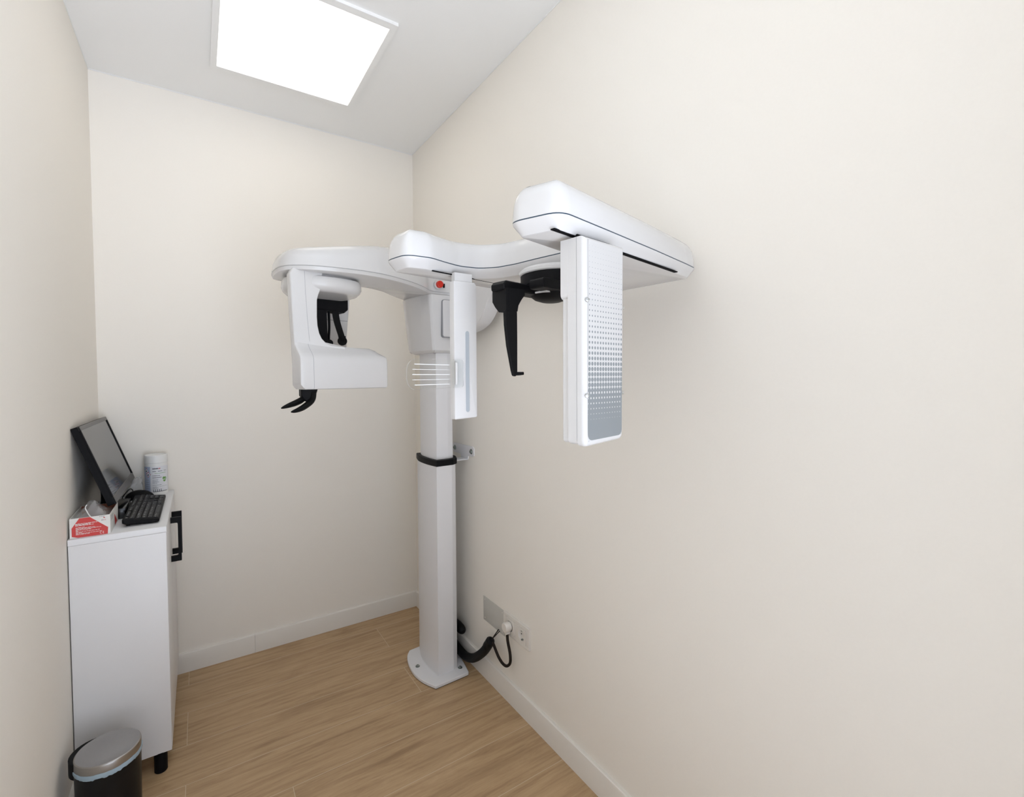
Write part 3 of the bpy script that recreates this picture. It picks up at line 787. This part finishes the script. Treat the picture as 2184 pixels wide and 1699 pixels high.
# crumpled clear film rising out of the carton
def film_bm(cx, cy, z, lx, ly, h, seed, nx=16, ny=12, curl=1.):
    rr = random.Random(seed); bm = bmesh.new(); g = []
    ph = [rr.uniform(0, 6) for _ in range(6)]
    for i in range(nx+1):
        row = []
        for j in range(ny+1):
            u, v = i/nx*2-1, j/ny*2-1
            r = max(abs(u), abs(v)); e = (1-u*u)*(1-v*v)
            zz = z+h*(e**.6)*(.72+.28*math.sin(3*u+ph[0]+2*v))+.006*math.sin(7*u+ph[1])*math.sin(6*v+ph[2])*e
            row.append(bm.verts.new((cx+u*lx/2*(1-.12*e*math.sin(ph[3]+2*v)), cy+v*ly/2*(1-.15*e*math.cos(ph[4]+3*u)), zz)))
        g.append(row)
    for i in range(nx):
        for j in range(ny): bm.faces.new((g[i][j], g[i+1][j], g[i+1][j+1], g[i][j+1]))
    return bm
obj('clear_film', film_bm((x0+x1)/2-.004, -.515, z1-.014, .086, .15, .046, 4), M['film'], CT)
bm = tube_bm(crom([(-1.304, -.555, z1+.030), (-1.307, -.560, z1+.022), (-1.302, -.568, z1+.012), (-1.296, -.580, z1+.004), (-1.290, -.5915, z1-.001)], 5, False), .0016, 6, flat=.5)
obj('film_edge', bm, M['whiteline'], CT)

# ------------------------------------------------------------------ keyboard
KX0, KX1, KY0, KY1 = -1.223, -1.1265, -.545, -.165
KB = thing('keyboard', 'black computer keyboard lying along the front edge of the cabinet top', 'keyboard', ((KX0+KX1)/2, (KY0+KY1)/2, ZT))
def kz(x): return ZT+.0165+.010*(KX1-x)/(KX1-KX0)       # rises towards the back row
bm = bmesh.new()
fk = lambda u, b, z: Vector((u, b, z))
prism_bm(fk, fillet([(KX0, ZT+.013), (KX0, kz(KX0)), (KX1, kz(KX1)), (KX1+.001, ZT+.006), (KX1-.008, ZT+.003), (KX0+.012, ZT+.007)], .003), [(KY0, .004), (KY0+.002, .001), (KY0+.005, 0), (KY1-.005, 0), (KY1, .003)], bm)
obj('case', bm, M['black'], KB)
for y in (KY0+.03, KY1-.03):
    obj('foot', box((KX0+.014, y, ZT+.0045), (.010, .022, .009)), M['blackr'], KB); obj('foot', box((KX1-.012, y, ZT+.002), (.010, .022, .004)), M['blackr'], KB)
PW = .01640
RH = (KX1-KX0-.006)/6.
rowsK = [  # (start, width in units, legend), user faces -x, left end is towards the camera
 [(0,1,'Esc')]+[(2+i+.5*(i//4),1,'F%d'%(i+1)) for i in range(12)]+[(15.2+i,1,s) for i,s in enumerate(('Pr','Sc','Pa'))],
 [(i,1,s) for i,s in enumerate('º1234567890\'¡')]+[(13,2,'<-')]+[(15.2+i,1,s) for i,s in enumerate(('In','Ho','Up'))]+[(18.5+i,1,s) for i,s in enumerate(('N','/','*','-'))],
 [(0,1.5,'Tab')]+[(1.5+i,1,s) for i,s in enumerate('QWERTYUIOP`+')]+[(13.5,1.5,'Int')]+[(15.2+i,1,s) for i,s in enumerate(('Su','Fi','Dn'))]+[(18.5+i,1,s) for i,s in enumerate(('7','8','9','+'))],
 [(0,1.75,'Caps')]+[(1.75+i,1,s) for i,s in enumerate('ASDFGHJKLÑ´Ç')]+[(18.5+i,1,s) for i,s in enumerate(('4','5','6'))],
 [(0,1.25,'^'),(1.25,1,'<')]+[(2.25+i,1,s) for i,s in enumerate('ZXCVBNM,.-')]+[(12.25,2.75,'^')]+[(16.2,1,'^')]+[(18.5+i,1,s) for i,s in enumerate(('1','2','3'))],
 [(0,1.25,'Ctrl'),(1.25,1.25,'Win'),(2.5,1.25,'Alt'),(3.75,6.25,''),(10,1.25,'Gr'),(12,1.25,'Fn'),(13.5,1.5,'Ctrl')]+[(15.2+i,1,s) for i,s in enumerate('<v>')]+[(18.5,2,'0'),(20.5,1,'.')],
]
UNIT = (KY1-KY0-.012)/22.6
tilt = math.atan2(.010, KX1-KX0)
for ri, row in enumerate(rowsK):
    xc = KX0+.004+RH*(ri+.5)
    rh = RH*.88*(.72 if ri == 0 else 1)
    for st_, w, leg in row:
        yc = KY0+.006+UNIT*(st_+w/2); kw = UNIT*w-.0012
        bm = bmesh.new()
        Mx = Matrix.Translation((xc, yc, kz(xc)+.0012)) @ Matrix.Rotation(tilt, 4, 'Y')
        r = bmesh.ops.create_cube(bm, size=1)
        for v in r['verts']:
            top = v.co.z > 0
            v.co = Vector((v.co.x*(rh*(.84 if top else 1)), v.co.y*(kw-(.002 if top else 0)), v.co.z*.004))
            v.co = Mx @ v.co
        if leg:
            vs, fs_ = text_mesh(leg, 1.)
            sz = .0078 if len(leg) == 1 else .0050
            # text top points to the monitor (-x), reading direction along +y
            put_mesh(bm, vs, fs_, lambda v: Mx @ Vector((-v.y*sz+.0005, v.x*sz-kw/2+.0030, .0022)), 1)
        obj('key', bm, [M['key'], M['legend']], KB)

# ------------------------------------------------------------------ mouse
MO = thing('mouse', 'black computer mouse between the keyboard and the white wipes canister', 'mouse', (-1.208, -.108, ZT))
bm = bmesh.new(); n1, n2 = 18, 12; g = []
for i in range(n1+1):
    t = i/n1; x = -1.2620+t*.0975
    wdt = .031*math.sqrt(max(.0, 1-(2*t-1)**4))*(.86+.14*t)
    hgt = .0315*(max(0., math.sin(PI*min(1, (t*.80+.14))))**.75)*math.sqrt(max(0, 1-(2*t-1)**6))+.002
    ring = []
    for j in range(n2+1):
        a = PI*j/n2
        yy = wdt*math.cos(a); zz = hgt*(math.sin(a)**.7)
        ring.append(bm.verts.new((x, -.108+yy, ZT+.0005+zz)))
    g.append(ring)
for i in range(n1):
    for j in range(n2): bm.faces.new((g[i][j], g[i][j+1], g[i+1][j+1], g[i+1][j]))
    bm.faces.new((g[i][0], g[i+1][0], g[i+1][n2], g[i][n2]))
bmesh.ops.remove_doubles(bm, verts=bm.verts, dist=1e-5); bmesh.ops.recalc_face_normals(bm, faces=bm.faces)
obj('body', bm, M['black'], MO, sharp=60)
obj('scroll_wheel', lathe_bm((-1.239, -.1115, ZT+.0175), [(.0075, 0), (.009, .001), (.009, .006), (.0075, .007)], 20, rot=Matrix.Rotation(-PI/2, 3, 'X')), M['blackr'], MO)
obj('cable', tube_bm(crom([(-1.2620, -.108, ZT+.006), (-1.266, -.116, ZT+.006), (-1.267, -.100, ZT+.012), (-1.254, -.088, ZT+.030), (-1.243, -.085, ZT+.038), (-1.236, -.086, ZT+.028), (-1.242, -.090, ZT+.008), (-1.262, -.110, ZT+.0022), (-1.300, -.120, ZT+.002)], 6, False), .0016, 8), M['black'], MO)

# ------------------------------------------------------------------ plastic bag
BG = thing('plastic_bag', 'crumpled clear plastic bag behind the monitor in the back corner', 'bag', (-1.265, -.05, ZT))
bm = bmesh.new(); rr = random.Random(11); g = []
for i in range(15):
    t = i/14; ring = []
    for j in range(22):
        a = 2*PI*j/22
        r = (.029-.016*t)*(1+.16*math.sin(3*a+5*t)+.10*math.sin(5*a-9*t))*(1 if t < .92 else .55)
        ring.append(bm.verts.new((-1.246+1.0*r*math.cos(a)+.028*t, -.044+.85*r*math.sin(a), ZT+.001+.074*t+.004*math.sin(2*a+3*t)*t)))
    if g:
        for k in range(22): bm.faces.new((g[-1][k-1], g[-1][k], ring[k], ring[k-1]))
    g.append(ring)
bm.faces.new(list(reversed(g[0])))
bmesh.ops.recalc_face_normals(bm, faces=bm.faces)
obj('bag_skin', bm, M['film'], BG)

# ------------------------------------------------------------------ wipes canister
kc = Vector((-1.162, -.0425, ZT)); KR = .0385; KH = .163
K = thing('wipes_canister', 'white round wipes canister with a printed label at the back of the cabinet top', 'canister', kc)
obj('body', lathe_bm(kc, [(KR*.96, 0), (KR, .002), (KR, .012), (KR*1.0, .1305), (KR*.985, .1310)], 56), M['canister'], K)
obj('lid', lathe_bm(kc, [(KR*1.0, .1305), (KR*1.025, .132), (KR*1.025, .157), (KR*1.0, .1620), (KR*.955, .1635), (KR*.90, .1628), (KR*.88, .1610), (.004, .1610)], 56), M['canister'], K)
# label wrapped round the body; angle 0 faces the camera
ca = math.atan2(-1.0-kc.x, -2.47-kc.y)
def LP(s, v, d=.0004):       # s metres around, to the right of the centre; v height
    dirc = Vector((-1.008-kc.x, -2.473-kc.y, 0)).normalized(); rgt = Vector((-dirc.y, dirc.x, 0))
    a = s/KR
    return kc+(dirc*math.cos(a)+rgt*math.sin(a))*(KR+d)+Vector((0, 0, v))
def wrap_patch(bm, s0, s1, v0, v1, d, mi, n=10):
    for k in range(n):
        a, b = s0+(s1-s0)*k/n, s0+(s1-s0)*(k+1)/n
        quad(bm, [LP(a, v0, d), LP(b, v0, d), LP(b, v1, d), LP(a, v1, d)], mi)
bm = bmesh.new()
wrap_patch(bm, -.11, .11, .014, .118, .0004, 0, 48)
wrap_patch(bm, -.11, -.021, .014, .118, .0007, 1, 20)
LF = lambda s, v: LP(s, v, .0009)
words(bm, LF, -.013, .006, .107, .0046, 2, (.0011, .0018), .0003)
words(bm, LF, .0065, .013, .107, .0046, 3, (.0011, .0018), .0004)
words(bm, LF, -.013, .000, .0965, .0036, 5, (.0010, .0016), .0005)
words(bm, LF, .005, .020, .0965, .0032, 5, (.0010, .0016), .0005)
words(bm, LF, .026, .036, .0975, .0024, 5, (.0010, .0016), .0005)
wrap_patch(bm, -.006, .034, .0890, .0903, .0009, 4, 8)
for v, e, h in ((.079, .012, .0024), (.071, .018, .0028), (.063, .006, .0018), (.058, .004, .0018), (.053, .008, .0018), (.048, .002, .0018), (.0405, .016, .002), (.033, .002, .0022), (.028, .006, .002)):
    words(bm, LF, -.013, e, v, h, 5 if h < .0024 else 2, (.0009, .0016), .0004)
wrap_patch(bm, .004, .040, .0345, .0350, .0009, 2, 8); wrap_patch(bm, -.012, .040, .0135, .0155, .0009, 2, 10)
for i in range(5):
    for j in range(2):
        s = -.010+i*.0062; v = .0175+j*.0048
        bm.faces.new([bm.verts.new(LP(s+.0017*math.cos(2*PI*k/8), v+.0019*math.sin(2*PI*k/8), .0009)) for k in range(8)]).material_index = 2
for cs, cv in ((-.0365, .101), (-.0285, .086)):      # hazard diamonds: red border, white field, black flame
    for sz, mi, d in ((.0115, 3, .0009), (.0085, 0, .0011)):
        bm.faces.new([bm.verts.new(LP(cs+x*sz*.8, cv+y*sz, d)) for x, y in ((0, -1), (1, 0), (0, 1), (-1, 0))]).material_index = mi
    bm.faces.new([bm.verts.new(LP(cs+x*.0032, cv+y*.0042, .0013)) for x, y in ((-.7, -1), (.7, -1), (1, -.2), (.4, .4), (.1, 1.1), (-.4, .5), (-1, -.1))]).material_index = 2
for k in range(3):            # green leaf mark
    a = 2*PI*k/3+.4
    bm.faces.new([bm.verts.new(LP(.0285+.0040*math.cos(a)+.0052*math.cos(2*PI*j/9), .0635+.0058*math.sin(a)+.0060*math.sin(2*PI*j/9), .0009+.0001*k)) for j in range(9)]).material_index = 4
bm.faces.new([bm.verts.new(LP(.0285+x*.0055, .0615+y*.0055, .0013)) for x, y in ((-1, .35), (-.75, .55), (-.25, 0), (.9, 1.1), (1.1, .9), (-.25, -.55))]).material_index = 0
for k in range(6): words(bm, LF, -.040, -.025, .020+k*.0085, .0016, 5, (.001, .002), .0006)
obj('label', bm, [M['label'], M['labelblue'], M['ink'], M['inkred'], M['inkgreen'], M['inksoft']], K)

# ------------------------------------------------------------------ pedal bin
bc = Vector((-1.2425, -.7670, 0)); BR = .0735
B = thing('pedal_bin', 'small round black pedal bin with a brushed steel lid, in front of the cabinet', 'bin', bc)
obj('body', lathe_bm(bc, [(BR*.97, 0), (BR*.985, .004), (BR*.985, .020), (BR*.97, .024), (BR, .2195), (BR*.98, .2210)], 64), M['binbody'], B)
bm = bmesh.new(); rr = random.Random(5); prev = None
for v, rr0 in ((.2110, BR*1.002), (.2135, BR*1.016), (.2195, BR*1.026), (.2245, BR*1.02), (.2260, BR*.95)):
    ring = []
    for k in range(96):
        a = 2*PI*k/96
        wob = (.0022*math.sin(7*a+1)+.0016*math.sin(17*a)+.001*math.sin(31*a+2))
        r = rr0+wob*.35*(1 if v < .2255 else 0)
        z = v+(wob*1.2 if v < .2125 else wob*.3)
        ring.append(bm.verts.new(bc+Vector((r*math.cos(a), r*math.sin(a), z))))
    if prev:
        for k in range(96): bm.faces.new((prev[k-1], prev[k], ring[k], ring[k-1]))
    prev = ring
bmesh.ops.recalc_face_normals(bm, faces=bm.faces)
lab(obj('bin_liner', bm, M['liner'], B), 'pale blue bin liner edge')
obj('lid', lathe_bm(bc, [(BR*.99, .2240), (BR*1.01, .2250), (BR*1.01, .2420), (BR*.995, .2455), (BR*.96, .2470), (BR*.945, .2465), (BR*.6, .2480), (.002, .2485)], 80), M['lid'], B)
ha = math.radians(155)
hx = bc+Vector((math.cos(ha)*(BR+.004), math.sin(ha)*(BR+.004), 0))
bm = bmesh.new()
arc = []
for k in range(13):
    a = ha+math.radians(-46+92*k/12); e = abs(k-6)/6
    arc.append((a, BR*1.012, BR+.0145*(1-e**2.2)+.0008))
for (a, r0, r1), (b, q0, q1) in zip(arc, arc[1:]):
    c0 = lambda aa, r, z: bm.verts.new(bc+Vector((r*math.cos(aa), r*math.sin(aa), z)))
    for z0_, z1_ in ((.2015, .2425),):
        quad(bm, [bc+Vector((r1*math.cos(a), r1*math.sin(a), z0_)), bc+Vector((q1*math.cos(b), q1*math.sin(b), z0_)), bc+Vector((q1*math.cos(b), q1*math.sin(b), z1_)), bc+Vector((r1*math.cos(a), r1*math.sin(a), z1_))])
        quad(bm, [bc+Vector((r0*math.cos(a), r0*math.sin(a), z1_)), bc+Vector((q0*math.cos(b), q0*math.sin(b), z1_)), bc+Vector((q1*math.cos(b), q1*math.sin(b), z1_)), bc+Vector((r1*math.cos(a), r1*math.sin(a), z1_))])
bmesh.ops.remove_doubles(bm, verts=bm.verts, dist=1e-5); bmesh.ops.recalc_face_normals(bm, faces=bm.faces)
obj('hinge_cover', bm, M['black'], B)
obj('pedal', box(bc+Vector((.03, -BR-.012, .012)), (.04, .03, .006), bevel=.002), M['black'], B)

# ------------------------------------------------------------------ wall outlets
SO = thing('double_socket', 'cream double power socket low on the right wall', 'socket', (0, -1.0, .31))
ys0, ys1, zs0, zs1 = -1.086, -.914, .269, .351
fx = lambda u, b, z: Vector((-b, u, z))
bm = bmesh.new()
yA, yB, zA, zB = (-1.068, -1.012), (-.990, -.934), .2815, .3385
def fbar(y0, y1, z0, z1): add_box(bm, (-.0049, (y0+y1)/2, (z0+z1)/2), (.0098, y1-y0, z1-z0), bevel=.0012, seg=2)
fbar(ys0, ys1, zs0, zA); fbar(ys0, ys1, zB, zs1); fbar(ys0, yA[0], zA-.001, zB+.001); fbar(yA[1], yB[0], zA-.001, zB+.001); fbar(yB[1], ys1, zA-.001, zB+.001)
obj('frame', bm, M['socket'], SO)
for yc in (-1.040, -.962):
    # square insert with a sunk round well
    bm = bmesh.new(); n = 48; q = .0278; rings = []
    def sq(t):
        c, s2 = math.cos(t), math.sin(t); k = q/max(abs(c), abs(s2)); return c*k, s2*k
    for f_x, fn in ((-.002, sq), (-.0105, sq), (-.0112, lambda t: tuple(.985*v for v in sq(t))), (-.0112, .0222), (-.0118, .0215), (-.0116, .0202), (-.0030, .0190), (-.0028, .0002)):
        ring = []
        for k in range(n):
            t = 2*PI*(k+.5)/n
            dy, dz = fn(t) if callable(fn) else (fn*math.cos(t), fn*math.sin(t))
            ring.append(bm.verts.new((f_x, yc+dy, .310+dz)))
        if rings:
            for k in range(n): bm.faces.new((rings[-1][k-1], rings[-1][k], ring[k], ring[k-1]))
        rings.append(ring)
    bmesh.ops.recalc_face_normals(bm, faces=bm.faces)
    ins = obj('socket_insert', bm, M['socket'], SO)
    if yc < -1:
        for z in (.310+.0165, .310-.0165): obj('earth_contact', box((-.0070, yc, z), (.007, .006, .0035)), M['zinc'], ins)
        for y in (yc-.0095, yc+.0095): obj('contact_hole', lathe_bm((-.0032, y, .310), [(.0024, 0), (.0024, -.0006)], 12, axis='X'), M['slot'], ins)
CVP = thing('cover_plate', 'grey rectangular metal cover plate on the right wall, left of the socket', 'cover plate', (0, -.83, .29))
pl = obj('plate', box2((-.0025, -.910, .243), (0, -.744, .345), .0008, 2), M['plate'], CVP)
for y in (-.895, -.757):
    for z in (.255, .333):
        obj('screw', screw_bm((-.0025, y, z), (-1, 0, 0), .0026, .001), M['socket'], CVP)
PG = thing('power_plug', 'white round mains plug with a dark cable, in the left socket', 'plug', (-.03, -.962, .31))
bm = lathe_bm((-.0118, -.962, .312), [(.017, 0), (.0185, -.006), (.0185, -.022), (.0165, -.0262), (.001, -.0268)], 36, axis='X')
prism_bm(lambda u, b, z: Vector((-b, u, z)), fillet([(-.9715, .312), (-.9525, .312), (-.956, .284), (-.968, .284)], .002), [(.0135, 0), (.031, 0), (.0325, .0015)], bm)
obj('plug_body', bm, M['socket'], PG)
cb = crom([(-.024, -.962, .288), (-.025, -.968, .258), (-.025, -.984, .215), (-.026, -.985, .182), (-.028, -.965, .160), (-.030, -.940, .157), (-.033, -.915, .170), (-.036, -.895, .193), (-.040, -.884, .213), (-.044, -.874, .222)], 8, False)
lab(obj('cable', tube_bm(cb, .0056, 12), M['cord'], PG), 'thin dark brown cable hanging in a loop')

# black cable sleeve from behind the column to the cover plate
def hose(name, pts, r, label, rings=True):
    P = crom(pts, 10, False); bm = bmesh.new(); n = len(P)
    rad = [r*(1+.035*math.sin(i*2.2)) for i in range(n)]
    rad[0] = r*.9; rad[-1] = r*.8
    o = obj(name, tube_bm(P, rad, 18), M['blackr'])
    return o
SL = thing('cable_sleeve', 'thick black cable sleeve looping from behind the column to the cover plate', 'cable', (-.06, -.75, .11))
o = obj('sleeve', tube_bm(crom([(-.040, -.46, .095), (-.040, -.50, .074), (-.040, -.543, .054), (-.042, -.60, .046), (-.045, -.668, .053), (-.046, -.738, .084), (-.046, -.81, .143), (-.046, -.855, .195), (-.046, -.872, .222)], 10, False), .0180, 18), M['blackr'], SL)
obj('sleeve_tie', tube_bm([(-.0475, -.848, .188), (-.046, -.860, .205), (-.046, -.872, .222), (-.0455, -.876, .228)], [.0184, .0184, .0176, .0100], 18), M['black'], SL)
bm = tube_bm(crom([(-.046, -.872, .218), (-.030, -.874, .236), (-.006, -.872, .256)], 6, False), .0022, 8)
tube_bm(crom([(-.048, -.874, .220), (-.032, -.879, .236), (-.006, -.879, .252)], 6, False), .0018, 8, bm=bm)
obj('wire', bm, M['cord'], SL)
LP_ = thing('hose_loop', 'thick black hose end showing between the column and the right wall', 'hose', (-.04, -.50, .16))
pts = crom([(-.034, -.40, .128), (-.034, -.45, .134), (-.034, -.51, .140), (-.035, -.57, .144), (-.036, -.622, .141)], 8, False)
n = len(pts); rd = [.020 if i < n-5 else .020*math.sqrt(max(.05, 1-((i-(n-6))/5.4)**2)) for i in range(n)]
obj('hose', tube_bm(pts, rd, 18), M['blackr'], LP_)

# ------------------------------------------------------------------ light
w = bpy.data.worlds.new('World'); S.world = w; w.use_nodes = True
bg = w.node_tree.nodes['Background']
# unseen space outside the doorway: stronger light from below, added to lift the ceiling
WUP, WDN = 1.1, 4.7
tc = w.node_tree.nodes.new('ShaderNodeTexCoord'); sx = w.node_tree.nodes.new('ShaderNodeSeparateXYZ')
mrw = w.node_tree.nodes.new('ShaderNodeMapRange'); mrw.interpolation_type = 'SMOOTHSTEP'
for k, v in (('From Min', -.25), ('From Max', .1), ('To Min', WDN), ('To Max', WUP)): mrw.inputs[k].default_value = v
w.node_tree.links.new(tc.outputs['Generated'], sx.inputs[0]); w.node_tree.links.new(sx.outputs['Z'], mrw.inputs['Value'])
# brighter towards the right of the doorway: added bias that lightens the left wall
WSIDE = 0.98
mx_ = w.node_tree.nodes.new('ShaderNodeMath'); mx_.operation = 'MULTIPLY_ADD'; mx_.inputs[1].default_value = WSIDE; mx_.inputs[2].default_value = 1.
mm_ = w.node_tree.nodes.new('ShaderNodeMath'); mm_.operation = 'MULTIPLY'
w.node_tree.links.new(sx.outputs['X'], mx_.inputs[0]); w.node_tree.links.new(mx_.outputs[0], mm_.inputs[0]); w.node_tree.links.new(mrw.outputs[0], mm_.inputs[1])
w.node_tree.links.new(mm_.outputs[0], bg.inputs['Strength'])
bg.inputs['Color'].default_value = (.82,.895,1.03, 1)

ld = bpy.data.lights.new('added_fill_light', 'AREA'); ld.shape = 'RECTANGLE'; ld.size = .54; ld.size_y = .56  # unseen area light under the ceiling, added as fill to brighten the walls
ld.energy = 1.1; ld.color = (.80,.90,1.)
lo = bpy.data.objects.new('added_fill_light', ld); COL.objects.link(lo); lo.location = (-.86, -1.70, H-.012)
# ------------------------------------------------------------------ camera
cam_d = bpy.data.cameras.new('camera'); cam = bpy.data.objects.new('camera', cam_d); COL.objects.link(cam)
yaw, pit, rol = .579463576, -.0303557149, -.00556990691
f_ = Vector((math.sin(yaw)*math.cos(pit), math.cos(yaw)*math.cos(pit), math.sin(pit)))
r_ = Vector((math.cos(yaw), -math.sin(yaw), 0)); u_ = r_.cross(f_)
c_, s_ = math.cos(rol), math.sin(rol)
xr = r_*c_+u_*s_; yr = u_*c_-r_*s_
Mc = Matrix((xr, yr, -f_)).transposed().to_4x4(); Mc.translation = (-1.00794503, -2.4727051, 1.28590898)
cam.matrix_world = Mc
cam_d.sensor_width = 36; cam_d.sensor_fit = 'HORIZONTAL'; cam_d.lens = 1004.83687/2184*36
cam_d.shift_x = (1092-1080.7336)/2184; cam_d.shift_y = (832.2102-849.5)/2184
cam_d.clip_start = .01
S.camera = cam
S.view_settings.view_transform = 'Standard'; S.view_settings.look = 'None'
S.view_settings.gamma = 1; S.view_settings.use_curve_mapping = False
S.view_settings.exposure = 0.2
